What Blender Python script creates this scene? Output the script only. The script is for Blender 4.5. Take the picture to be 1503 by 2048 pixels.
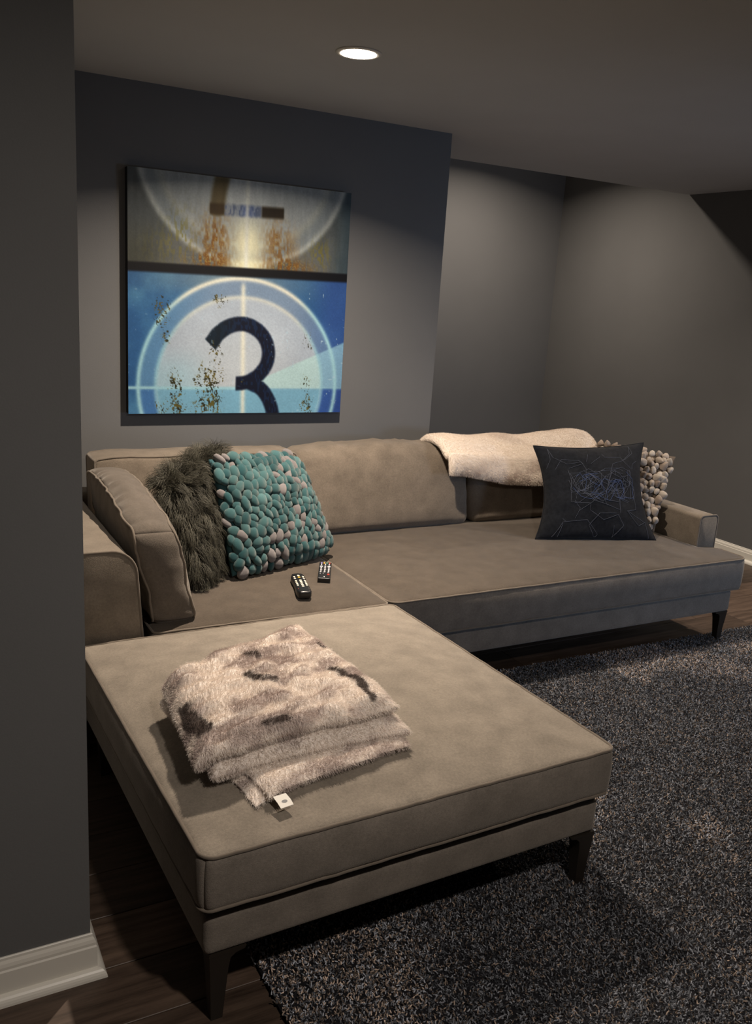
import bpy, bmesh, math, random
import numpy as np
from mathutils import Vector, Matrix
random.seed(4); RNG = np.random.default_rng(11)
S = bpy.context.scene
COL = S.collection
for o in list(bpy.data.objects): bpy.data.objects.remove(o)

# ------------------------------------------------------------------ camera
def make_camera():
    a, t, r = math.radians(29.0936), math.radians(-14.0108), math.radians(3.7131)
    fw = Vector((math.sin(a)*math.cos(t), math.cos(a)*math.cos(t), math.sin(t)))
    rt = Vector((math.cos(a), -math.sin(a), 0)); up = rt.cross(fw)
    R = math.cos(r)*rt + math.sin(r)*up; U = -math.sin(r)*rt + math.cos(r)*up
    cd = bpy.data.cameras.new('camera'); co = bpy.data.objects.new('camera', cd); COL.objects.link(co)
    m = Matrix((R, U, -fw)).transposed().to_4x4(); m.translation = (-0.1174, -3.9505, 1.5746)
    co.matrix_world = m
    cd.sensor_fit = 'HORIZONTAL'; cd.sensor_width = 23.5; cd.lens = 1764.307*23.5/1503
    cd.clip_start = .02
    S.camera = co
make_camera()

# ------------------------------------------------------------------ world, exposure, hidden lamps of the room, added blue light
W = bpy.data.worlds.new('world'); S.world = W; W.use_nodes = True
W.node_tree.nodes['Background'].inputs[0].default_value = (0, 0, 0, 1)
S.view_settings.view_transform = 'Standard'; S.view_settings.look = 'None'
S.view_settings.exposure = 0.0; S.view_settings.gamma = 1.0; S.view_settings.use_curve_mapping = False
WARM = (1.0, .85, .70)
MAIN_LAMP, MAIN_SPREAD, FRONT_LAMP, ALCOVE_LAMP, SCREEN = 50.0, 142, 30.0, 29.0, 9.0
def disk_lamp(name, loc, power, color, size=.12, rot=(0, 0, 0), spread=180, shape='DISK', sy=None):
    l = bpy.data.lights.new(name, 'AREA'); l.shape = shape; l.size = size
    if sy: l.size_y = sy
    l.energy = power; l.color = color; l.spread = math.radians(spread)
    o = bpy.data.objects.new(name, l); COL.objects.link(o); o.location = loc; o.rotation_euler = rot
    return o
disk_lamp('front_ceiling_lamp', (.75, -3.82, 2.335), FRONT_LAMP, (1.0, .89, .79), spread=172)          # second can of the same row, behind the camera's view
disk_lamp('alcove_ceiling_lamp', (3.72, 1.15, 2.735), ALCOVE_LAMP, WARM, spread=152)        # can in the higher ceiling behind the soffit
disk_lamp('right_ceiling_lamp', (3.95, -1.25, 2.335), 19.0, WARM, spread=128)       # can over the sofa's right end, outside the frame
disk_lamp('blue_fill_light', (4.5, -4.4, 1.0), SCREEN, (.50, .68, 1.0), 1.2, (math.radians(88), 0, math.radians(19)), 70, 'RECTANGLE', .7)  # added unseen bluish light for the sofa's right end, no known fixture

# ------------------------------------------------------------------ numpy helpers
def _hash(i, j, k, s):
    h = (i*374761393 + j*668265263 + k*2147483647 + s*974634777) & 0xffffffff
    h = ((h ^ (h >> 13))*1274126177) & 0xffffffff
    return ((h ^ (h >> 16)) & 0xffff)/65535.0
def vnoise(p, s=0):
    p = np.asarray(p, float); f = np.floor(p).astype(np.int64); t = p - f; t = t*t*(3 - 2*t)
    r = 0
    for a in (0, 1):
        for b in (0, 1):
            for c in (0, 1):
                w = (t[:, 0] if a else 1 - t[:, 0])*(t[:, 1] if b else 1 - t[:, 1])*(t[:, 2] if c else 1 - t[:, 2])
                r = r + w*_hash(f[:, 0] + a, f[:, 1] + b, f[:, 2] + c, s)
    return r
def fbm(p, s=0, o=3):
    p = np.asarray(p, float); r = 0; a = .5; n = 0
    for q in range(o):
        r = r + a*vnoise(p*2**q, s + q); n += a; a *= .5
    return r/n
def sstep(a, b, x):
    t = np.clip((x - a)/(b - a), 0, 1); return t*t*(3 - 2*t)
def lin(c): c = np.asarray(c, float)/255; return np.where(c <= .04045, c/12.92, ((c + .055)/1.055)**2.4)

# ------------------------------------------------------------------ materials
def mat(name, color=(.5, .5, .5), rough=.6, metal=0, noise=0, nscale=20, bump=0, bscale=200, sheen=0, emit=None, estr=0, attr=None, spec=.5, objcol=False, grain=0):
    m = bpy.data.materials.new(name); m.use_nodes = True; nt = m.node_tree; N = nt.nodes; L = nt.links
    b = N['Principled BSDF']; b.inputs['Base Color'].default_value = (*color, 1)
    b.inputs['Roughness'].default_value = rough; b.inputs['Metallic'].default_value = metal
    b.inputs['Specular IOR Level'].default_value = spec
    if sheen:
        b.inputs['Sheen Weight'].default_value = sheen; b.inputs['Sheen Roughness'].default_value = .45
        b.inputs['Sheen Tint'].default_value = (1, .92, .82, 1)
    if emit:
        b.inputs['Emission Color'].default_value = (*emit, 1); b.inputs['Emission Strength'].default_value = estr
    src = None
    tc = N.new('ShaderNodeTexCoord')
    if attr:
        a = N.new('ShaderNodeAttribute'); a.attribute_name = attr; src = a.outputs['Color']
    if objcol:
        a = N.new('ShaderNodeObjectInfo'); src = a.outputs['Color']
    if noise:
        nz = N.new('ShaderNodeTexNoise'); nz.inputs['Scale'].default_value = nscale; nz.inputs['Detail'].default_value = 5
        L.new(tc.outputs['Object'], nz.inputs['Vector'])
        mr = N.new('ShaderNodeMapRange'); mr.inputs['From Min'].default_value = .3; mr.inputs['From Max'].default_value = .7
        mr.inputs['To Min'].default_value = 1 - noise; mr.inputs['To Max'].default_value = 1 + noise
        L.new(nz.outputs['Fac'], mr.inputs['Value'])
        mx = N.new('ShaderNodeVectorMath'); mx.operation = 'SCALE'
        if src: L.new(src, mx.inputs[0])
        else: mx.inputs[0].default_value = color
        L.new(mr.outputs['Result'], mx.inputs['Scale']); src = mx.outputs['Vector']
    if grain:
        nz = N.new('ShaderNodeTexNoise'); nz.inputs['Scale'].default_value = 150; nz.inputs['Detail'].default_value = 4; nz.inputs['Roughness'].default_value = .7
        L.new(tc.outputs['Object'], nz.inputs['Vector'])
        mr = N.new('ShaderNodeMapRange'); mr.inputs['From Min'].default_value = .3; mr.inputs['From Max'].default_value = .7
        mr.inputs['To Min'].default_value = 1 - grain; mr.inputs['To Max'].default_value = 1 + grain
        L.new(nz.outputs['Fac'], mr.inputs['Value'])
        mx = N.new('ShaderNodeVectorMath'); mx.operation = 'SCALE'; L.new(src, mx.inputs[0]); L.new(mr.outputs['Result'], mx.inputs['Scale']); src = mx.outputs['Vector']
    if src: L.new(src, b.inputs['Base Color'])
    if bump:
        nb = N.new('ShaderNodeTexNoise'); nb.inputs['Scale'].default_value = bscale; nb.inputs['Detail'].default_value = 3
        L.new(tc.outputs['Object'], nb.inputs['Vector'])
        bp = N.new('ShaderNodeBump'); bp.inputs['Strength'].default_value = bump; bp.inputs['Distance'].default_value = .004
        L.new(nb.outputs['Fac'], bp.inputs['Height']); L.new(bp.outputs['Normal'], b.inputs['Normal'])
    return m
M = {}
M['wall'] = mat('grey_wall_paint', (.136, .137, .138), .75, noise=.03, nscale=3, bump=.08, bscale=260, spec=.25)
M['ceiling'] = mat('ceiling_paint', (.47, .47, .465), .9, noise=.02, nscale=3, bump=.08, bscale=220, spec=.1)
M['trim'] = mat('white_trim_paint', (.72, .69, .62), .4)
VELVET = dict(rough=.85, noise=.15, nscale=13, bump=.35, bscale=420, sheen=.3, spec=.12, grain=.16)  # one velvet
M['fabric'] = mat('taupe_velvet', (.228, .197, .160), **VELVET)                    # lit copy: light caught by the nap is put into the colour
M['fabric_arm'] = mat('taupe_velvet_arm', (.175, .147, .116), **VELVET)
M['fabric_side'] = mat('taupe_velvet_boxing_shaded', (.168, .146, .124), **VELVET)  # side and front faces: darker copy, shade put into the base colour
M['fabric_loose'] = mat('taupe_velvet_loose_cushion', (.108, .091, .075), **VELVET)  # side cushion: darkened copy of the same velvet, shading in the colour
M['fabric_seat'] = mat('taupe_velvet_seat_shaded', (.073, .058, .0445), **VELVET)      # shaded copy: the darker look of the seat tops is painted in
M['fabric_back'] = mat('taupe_velvet_back_shaded', (.165, .135, .105), **VELVET)  # back cushions: toned-down copy, their shading is part of the colour
M['fabric_dark'] = mat('taupe_velvet_piping', (.15, .125, .10), .85, noise=.1, nscale=30, sheen=.3, spec=.15)
M['leg'] = mat('dark_bronze', (.028, .022, .017), .4, metal=.4)
M['black'] = mat('black_plastic', (.008, .008, .009), .32)
M['black_edge'] = mat('black_canvas_edge', (.006, .006, .007), .8, bump=.2, bscale=500)
M['print'] = mat('canvas_print', rough=.6, attr='Col', bump=.15, bscale=420, spec=.2)
M['linen'] = mat('charcoal_linen', (.013, .0145, .018), .9, noise=.25, nscale=60, bump=.5, bscale=600, sheen=.08, spec=.1)
M['thread'] = mat('pale_blue_thread', (.075, .085, .115), .7)
M['thread_blue'] = mat('blue_thread', (.05, .08, .19), .7)
M['felt'] = mat('felt_wool', rough=.9, noise=.22, nscale=70, bump=.5, bscale=260, sheen=.3, objcol=True, spec=.1)
M['teal_base'] = mat('teal_backing', (.02, .07, .08), .9, noise=.2, nscale=40)
M['beige_base'] = mat('beige_backing', (.10, .075, .055), .9, noise=.2, nscale=40)
M['hair_grey'] = mat('grey_long_hair', rough=.55, attr='strand_color', spec=.35)
M['hair_throw'] = mat('plush_hair', rough=.9, attr='strand_color', spec=.1)
M['pile'] = mat('rug_pile_yarn', rough=.75, attr='strand_color', spec=.3)
M['throw'] = mat('plush_backing', rough=.95, attr='Col', spec=.05)
M['lining'] = mat('grey_lining', (.30, .27, .24), .9, noise=.1, nscale=30)
M['fluff_base'] = mat('grey_hide', (.03, .028, .02), .9, noise=.3, nscale=40)
M['rug_base'] = mat('rug_backing', (.012, .012, .014), .95, noise=.3, nscale=80, spec=.05)
M['lamp'] = mat('lamp_lens', (.9, .9, .9), .5, emit=WARM, estr=1)
M['button'] = mat('pale_button', (.75, .66, .52), .5)
M['button_white'] = mat('white_print', (.62, .62, .64), .5)
M['button_amber'] = mat('amber_button', (.75, .42, .05), .5)
M['button_red'] = mat('red_button', (.45, .05, .03), .5)
M['button_blue'] = mat('violet_button', (.25, .22, .5), .5)
M['button_green'] = mat('green_button', (.12, .28, .2), .5)
M['tag'] = mat('white_satin_tag', (.8, .77, .7), .5)
M['tag_print'] = mat('grey_tag_print', (.25, .25, .25), .6)

def plank_mat():
    m = bpy.data.materials.new('dark_walnut_plank'); m.use_nodes = True; nt = m.node_tree; N = nt.nodes; L = nt.links
    b = N['Principled BSDF']; b.inputs['Roughness'].default_value = .45; b.inputs['Specular IOR Level'].default_value = .35
    tc = N.new('ShaderNodeTexCoord'); mp = N.new('ShaderNodeMapping'); mp.inputs['Scale'].default_value = (2.2, 26, 10)
    oi = N.new('ShaderNodeObjectInfo')
    ad = N.new('ShaderNodeVectorMath'); ad.operation = 'ADD'
    cb = N.new('ShaderNodeCombineXYZ'); ml = N.new('ShaderNodeMath'); ml.operation = 'MULTIPLY'; ml.inputs[1].default_value = 37
    L.new(oi.outputs['Random'], ml.inputs[0]); L.new(ml.outputs[0], cb.inputs[0])
    L.new(tc.outputs['Object'], ad.inputs[0]); L.new(cb.outputs[0], ad.inputs[1]); L.new(ad.outputs[0], mp.inputs['Vector'])
    nz = N.new('ShaderNodeTexNoise'); nz.inputs['Scale'].default_value = 1.6; nz.inputs['Detail'].default_value = 8; nz.inputs['Roughness'].default_value = .65
    L.new(mp.outputs[0], nz.inputs['Vector'])
    cr = N.new('ShaderNodeValToRGB'); e = cr.color_ramp.elements
    e[0].position = .3; e[0].color = (.030, .019, .013, 1); e[1].position = .72; e[1].color = (.135, .092, .067, 1)
    L.new(nz.outputs['Fac'], cr.inputs[0])
    sc = N.new('ShaderNodeVectorMath'); sc.operation = 'SCALE'; mr = N.new('ShaderNodeMapRange')
    mr.inputs['To Min'].default_value = .6; mr.inputs['To Max'].default_value = 1.4
    L.new(oi.outputs['Random'], mr.inputs['Value']); L.new(mr.outputs[0], sc.inputs['Scale']); L.new(cr.outputs[0], sc.inputs[0])
    L.new(sc.outputs[0], b.inputs['Base Color'])
    bp = N.new('ShaderNodeBump'); bp.inputs['Strength'].default_value = .15; bp.inputs['Distance'].default_value = .002
    L.new(nz.outputs['Fac'], bp.inputs['Height']); L.new(bp.outputs[0], b.inputs['Normal'])
    return m
M['plank'] = plank_mat()

# ------------------------------------------------------------------ object helpers
def link(o, parent=None):
    COL.objects.link(o)
    if parent is not None: o.parent = parent
    return o
def mesh(name, V, F, m, parent=None, smooth=True):
    me = bpy.data.meshes.new(name)
    me.from_pydata([tuple(v) for v in np.asarray(V, float)], [], [tuple(int(i) for i in f) for f in F])
    if m: me.materials.append(m)
    if smooth: me.polygons.foreach_set('use_smooth', [True]*len(me.polygons))
    me.update()
    return link(bpy.data.objects.new(name, me), parent)
def bmobj(name, bm, m, parent=None, smooth=False):
    bmesh.ops.recalc_face_normals(bm, faces=bm.faces)
    me = bpy.data.meshes.new(name); bm.to_mesh(me); bm.free()
    if m: me.materials.append(m)
    if smooth: me.polygons.foreach_set('use_smooth', [True]*len(me.polygons))
    return link(bpy.data.objects.new(name, me), parent)
def tag(o, label=None, cat=None, group=None, kind=None):
    if label: o['label'] = label
    if cat: o['category'] = cat
    if group: o['group'] = group
    if kind: o['kind'] = kind
    return o
def empty(name, loc):
    o = bpy.data.objects.new(name, None); o.location = loc; o.empty_display_size = .1
    return link(o)
def adopt(o, root):      # o keeps its world place under an un-rotated root
    o.parent = root; o.matrix_parent_inverse = Matrix.Translation(-Vector(root.location)); return o
def box_bm(lo, hi, bevel=0, seg=2):
    bm = bmesh.new(); bmesh.ops.create_cube(bm, size=1)
    for v in bm.verts: v.co = Vector([lo[i] + (v.co[i] + .5)*(hi[i] - lo[i]) for i in range(3)])
    if bevel: bmesh.ops.bevel(bm, geom=bm.edges[:], offset=bevel, segments=seg, affect='EDGES', profile=.5)
    return bm
def box(name, lo, hi, m, parent=None, bevel=0, seg=2):
    return bmobj(name, box_bm(lo, hi, bevel, seg), m, parent, smooth=False)
def tube(path, rad, closed=False, sides=6):
    P = np.asarray(path, float); n = len(P); V = []; F = []
    T = (np.roll(P, -1, 0) - np.roll(P, 1, 0)) if closed else np.gradient(P, axis=0)
    T /= np.linalg.norm(T, axis=1)[:, None] + 1e-12
    nrm = np.array([0, 0, 1.0]) if abs(T[0][2]) < .8 else np.array([1.0, 0, 0])
    for i in range(n):
        nrm = nrm - T[i]*(nrm@T[i]); nrm /= np.linalg.norm(nrm) + 1e-12; b = np.cross(T[i], nrm)
        for k in range(sides):
            a = 2*math.pi*k/sides; V.append(P[i] + rad*(math.cos(a)*nrm + math.sin(a)*b))
    for i in range(n if closed else n - 1):
        j = (i + 1) % n
        for k in range(sides):
            l = (k + 1) % sides; F.append((i*sides + k, i*sides + l, j*sides + l, j*sides + k))
    return np.array(V), F
def lattice(nx, ny, nz):
    """surface of a lattice box: unit coordinates in [-1,1] and quads"""
    idx = {}; P = []; F = []
    def g(i, j, k):
        if (i, j, k) not in idx: idx[(i, j, k)] = len(P); P.append((i, j, k))
        return idx[(i, j, k)]
    for k, up in ((0, 0), (nz, 1)):
        for i in range(nx):
            for j in range(ny):
                q = [g(i, j, k), g(i+1, j, k), g(i+1, j+1, k), g(i, j+1, k)]; F.append(q if up else q[::-1])
    for j, up in ((0, 0), (ny, 1)):
        for i in range(nx):
            for k in range(nz):
                q = [g(i, j, k), g(i+1, j, k), g(i+1, j, k+1), g(i, j, k+1)]; F.append(q[::-1] if up else q)
    for i, up in ((0, 0), (nx, 1)):
        for j in range(ny):
            for k in range(nz):
                q = [g(i, j, k), g(i, j+1, k), g(i, j+1, k+1), g(i, j, k+1)]; F.append(q if up else q[::-1])
    P = np.array(P, float)/np.array([nx, ny, nz])*2 - 1
    return P, F
def warp(t): return np.sign(t)*(1 - (1 - np.abs(t))**1.6)     # crowd the lattice towards the edges
def rbox(h, r, n):
    P, F = lattice(*n); h = np.array(h, float)
    Q = warp(P)*h
    inner = np.clip(Q, -(h - r), h - r); d = Q - inner
    l = np.linalg.norm(d, axis=1)[:, None]
    on = np.where(l > 1e-9, inner + d/np.maximum(l, 1e-9)*np.minimum(r, np.maximum(l, r)), Q)
    return on, F
def rect_path(hx, hy, rc, n=40):
    out = []
    for sx, sy, a0 in ((1, 1, 0), (-1, 1, 90), (-1, -1, 180), (1, -1, 270)):
        for k in range(7):
            a = math.radians(a0 + 15*k); out.append((sx*(hx - rc) + rc*math.cos(a), sy*(hy - rc) + rc*math.sin(a)))
    P = np.array(out + out[:1]); res = []
    for a, b in zip(P[:-1], P[1:]):
        k = max(1, int(np.linalg.norm(b - a)/.02))
        for q in range(k): res.append(a + (b - a)*q/k)
    return np.array(res)
def cushion(name, h, r, n, crown, post, m, parent, crown_b=None, p=4, bulge=.01, pipe=(1,), pipe_r=.0045, pleat=0, seed=0, wrinkle=.002, sag=None, rc=0, side=None):
    """box cushion: flat side walls, domed faces, welt piping at the seams; post maps local coordinates to the world"""
    h = np.array(h, float); crown_b = crown*.3 if crown_b is None else crown_b
    def deform(Q):
        Q = Q.copy()
        if rc:
            d = np.maximum(np.abs(Q[:, :2]) - (h[:2] - rc), 0); m = d.max(1); l = np.hypot(d[:, 0], d[:, 1])
            k = np.where((d[:, 0] > 0) & (d[:, 1] > 0), m/np.maximum(l, 1e-9), 1)[:, None]
            Q[:, :2] = np.where(d > 0, np.sign(Q[:, :2])*((h[:2] - rc) + d*k), Q[:, :2])
        u, v, w = (Q/h).T
        g = (1 - np.clip(np.abs(u), 0, 1)**p)*(1 - np.clip(np.abs(v), 0, 1)**p)
        top = np.clip(w, 0, 1)**2; bot = np.clip(-w, 0, 1)**2
        Q[:, 2] += crown*g*top - crown_b*g*bot
        Q[:, 2] += wrinkle*(fbm(Q*9 + seed*7.3, seed) - .5)*2*np.clip(np.abs(w), 0, 1)*np.minimum(1, g*4)
        s = 1 - w*w
        bx = bulge*s*np.clip(np.abs(u), 0, 1)**8*(1 - v**2*.7); by = bulge*s*np.clip(np.abs(v), 0, 1)**8*(1 - u**2*.7)
        if pleat:
            q = np.stack([Q[:, 0]*38, Q[:, 1]*38, Q[:, 2]*5], 1)
            pl = (vnoise(q + seed*3.1, seed + 5) - .5)*2*pleat*np.clip(np.abs(w)*1.4 - .1, 0, 1)*np.clip(1.05 - np.abs(w)**6, 0, 1)
            bx = bx + pl*np.clip(np.abs(u), 0, 1)**14; by = by + pl*np.clip(np.abs(v), 0, 1)**14
            e = np.maximum(np.abs(u), np.abs(v))**10
            Q[:, 2] += (vnoise(np.stack([Q[:, 0]*34, Q[:, 1]*34, Q[:, 2]*0], 1), seed + 9) - .5)*2*pleat*e*np.sign(w)*np.clip(np.abs(w), 0, 1)**4
        Q[:, 0] += np.sign(u)*bx; Q[:, 1] += np.sign(v)*by
        if sag: Q = sag(Q, u, v, w)
        return Q
    P, F = rbox(h, r, n)
    o = mesh(name, post(deform(P)), F, m); adopt(o, parent)
    if side:
        o.data.materials.append(side); W_ = P[:, 2]/h[2]
        idx = [1 if abs(np.mean([W_[i] for i in f])) < .93 else 0 for f in F]; o.data.polygons.foreach_set('material_index', idx)
    for s in pipe:
        path = rect_path(h[0] - r*.15, h[1] - r*.15, max(r, .018, rc)); rc_, rc = rc, 0
        z = np.full((len(path), 1), s*(h[2] - r*.2))
        V, FF = tube(post(deform(np.hstack([path, z]))), pipe_r, True); rc = rc_
        c = mesh('piping', V, FF, M['fabric_dark']); c.parent = o; c.matrix_parent_inverse = Matrix.Translation(-Vector(parent.location))
        c.matrix_parent_inverse = o.matrix_parent_inverse.copy() if False else Matrix.Identity(4)
    return o
def strands(name, P, m, parent, color, r0, r1, kind='stuff'):
    """P: (N,K,3) strand points; color (N,3)"""
    N, K = P.shape[:2]
    cd = bpy.data.hair_curves.new(name); cd.add_curves([K]*N)
    cd.attributes['position'].data.foreach_set('vector', P.astype(np.float32).ravel())
    ra = cd.attributes.get('radius') or cd.attributes.new('radius', 'FLOAT', 'POINT')
    t = np.linspace(0, 1, K)
    ra.data.foreach_set('value', np.tile(r0 + (r1 - r0)*t, N).astype(np.float32))
    ca = cd.attributes.new('strand_color', 'FLOAT_COLOR', 'CURVE')
    ca.data.foreach_set('color', np.hstack([np.clip(color, 0, 1), np.ones((N, 1))]).astype(np.float32).ravel())
    cd.materials.append(m)
    o = link(bpy.data.objects.new(name, cd), parent); o['kind'] = kind
    return o
def scatter(o, N, rng):
    """random points, normals on a mesh object's surface (world = mesh coordinates here)"""
    me = o.data; me.calc_loop_triangles()
    V = np.empty(len(me.vertices)*3, np.float32); me.vertices.foreach_get('co', V); V = V.reshape(-1, 3).astype(float)
    T = np.empty(len(me.loop_triangles)*3, np.int32); me.loop_triangles.foreach_get('vertices', T); T = T.reshape(-1, 3)
    A, B, C = V[T[:, 0]], V[T[:, 1]], V[T[:, 2]]
    nr = np.cross(B - A, C - A); ar = np.linalg.norm(nr, axis=1); nr /= ar[:, None] + 1e-12
    i = rng.choice(len(T), N, p=ar/ar.sum()); s = np.sqrt(rng.random(N)); t = rng.random(N)
    P = A[i]*(1 - s)[:, None] + B[i]*(s*(1 - t))[:, None] + C[i]*(s*t)[:, None]
    return P, nr[i]
def vcol(o, col):
    a = o.data.color_attributes.new('Col', 'FLOAT_COLOR', 'POINT')
    a.data.foreach_set('color', np.hstack([np.clip(col, 0, 1), np.ones((len(col), 1))]).astype(np.float32).ravel())

# ------------------------------------------------------------------ the room
H, H2 = 2.349, 2.74
XW, XR, YE, YR = 2.371, 4.746, .68, 2.008
PX, PY = .203, -2.157
def structure(o): o['kind'] = 'structure'; return o
structure(box('floor', (-2.2, -6.4, -.10), (4.9, 2.1, -.006), M['rug_base']))
FLOOR = bpy.data.objects['floor']
structure(box('ceiling', (-2.2, -6.4, H), (4.9, YE, H + .52), M['ceiling']))
structure(box('ceiling.001', (-2.2, YE, H2), (4.9, 2.1, H2 + .13), M['ceiling']))
structure(box('wall_back', (-2.2, 0, -.006), (XW, 2.1, H2), M['wall']))
structure(box('wall_alcove', (XW, YR, -.006), (4.9, 2.1, H2), M['wall']))
structure(box('wall_right', (XR, -6.4, -.006), (4.9, YR, H2), M['wall']))
structure(box('wall_left', (-2.2, PY, -.006), (PX, 0, H), M['wall']))
structure(box('wall_front', (-2.2, -6.5, -.006), (4.9, -6.4, H), M['wall']))
structure(box('wall_side', (-2.3, -6.4, -.006), (-2.2, PY, H), M['wall']))
# floor planks, each one a part of the floor
def planks():
    rng = random.Random(5); pw = .178; y = -4.12; proto = {}
    while y < 1.9:
        x = -.6 - rng.random()*1.2
        while x < 4.7:
            L = rng.choice((1.22, 1.22, .95, 1.5)); x0, x1 = max(x, -1.0), min(x + L, 4.74)
            if x1 - x0 > .05 and not (y > -2.3 and x1 < .1):
                key = round(x1 - x0, 3)
                bm = box_bm((-(x1-x0)/2 + .0012, -pw/2 + .0012, -.006), ((x1-x0)/2 - .0012, pw/2 - .0012, 0), .0012, 1)
                o = bmobj('plank', bm, M['plank'], FLOOR); o.location = ((x0 + x1)/2, y + pw/2, 0)
            x += L
        y += pw
planks()
# baseboards: moulded board plus quarter-round shoe
def sweep(name, prof, path, m, parent=None, smooth=False):
    """prof: (out, up) pairs; path: list of (x, y, nx, ny) stations"""
    V = []; F = []; n = len(prof)
    for x, y, nx, ny in path:
        for o, u in prof: V.append((x + nx*o, y + ny*o, u))
    for i in range(len(path) - 1):
        for k in range(n):
            l = (k + 1) % n; F.append((i*n + k, i*n + l, (i+1)*n + l, (i+1)*n + k))
    F.append(list(range(n))[::-1]); F.append([(len(path) - 1)*n + k for k in range(n)])
    bm = bmesh.new(); vs = [bm.verts.new(v) for v in V]
    for f in F: bm.faces.new([vs[i] for i in f])
    return bmobj(name, bm, m, parent)
def baseboard(name, h, path):
    prof = [(0, 0), (.013, 0), (.013, h*.70), (.0105, h*.735), (.0105, h*.80), (.0085, h*.87), (.0050, h*.93), (.0045, h*.985), (.003, h), (0, h)]
    o = structure(sweep(name, prof, path, M['trim']))
    s = .019
    shoe = [(.013, 0)] + [(.013 + s*math.cos(a), s*1.15*math.sin(a)) for a in np.radians([0, 15, 30, 45, 60, 75, 90])]
    sweep('shoe_molding', shoe, path, M['trim'], o)
    return o
baseboard('baseboard_left', .107, [(-2.2, PY, 0, -1), (PX, PY, 1, -1), (PX, -.015, 1, 0)])
baseboard('baseboard_right', .092, [(XR, YR - .02, -1, 0), (XR, -6.4, -1, 0)])
baseboard('baseboard_back', .092, [(PX + .04, 0, 0, -1), (XW, 0, 1, -1), (XW, YR - .02, 1, 0)])
baseboard('baseboard_alcove', .092, [(XW + .04, YR, 0, -1), (XR - .04, YR, 0, -1)])

# ------------------------------------------------------------------ recessed ceiling light
def recessed_light(x, y):
    root = tag(empty('recessed_light', (x, y, H)), 'lit round recessed light in the ceiling above the sofa', 'ceiling light')
    def ring(name, prof, m, n=48):
        V = []; F = []; k = len(prof)
        for i in range(n):
            a = 2*math.pi*i/n
            for r, z in prof: V.append((r*math.cos(a), r*math.sin(a), z))
        for i in range(n):
            j = (i + 1) % n
            for q in range(k):
                s = (q + 1) % k; F.append((i*k + q, j*k + q, j*k + s, i*k + s))
        return mesh(name, V, F, m, root)
    ring('trim_ring', [(.078, 0), (.078, -.003), (.074, -.006), (.062, -.006), (.060, -.003), (.060, 0)], M['trim'])
    V = [(0, 0, -.006)]; F = []
    for k, (r, z) in enumerate(((.025, -.0058), (.045, -.005), (.060, -.003))):
        for i in range(48):
            a = 2*math.pi*i/48; V.append((r*math.cos(a), r*math.sin(a), z - .003))
    for i in range(48):
        j = (i + 1) % 48; F.append((0, 1 + j, 1 + i))
        for k in (0, 1): F.append((1 + k*48 + i, 1 + k*48 + j, 1 + (k+1)*48 + j, 1 + (k+1)*48 + i))
    lens = mesh('lens', V, F, M['lamp'], root)
    M['lamp'].node_tree.nodes['Principled BSDF'].inputs['Emission Strength'].default_value = 40
    l = disk_lamp('lamp_beam', (x, y, H - .011), MAIN_LAMP, WARM, .05, spread=MAIN_SPREAD)
recessed_light(1.325, -1.033)

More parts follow.
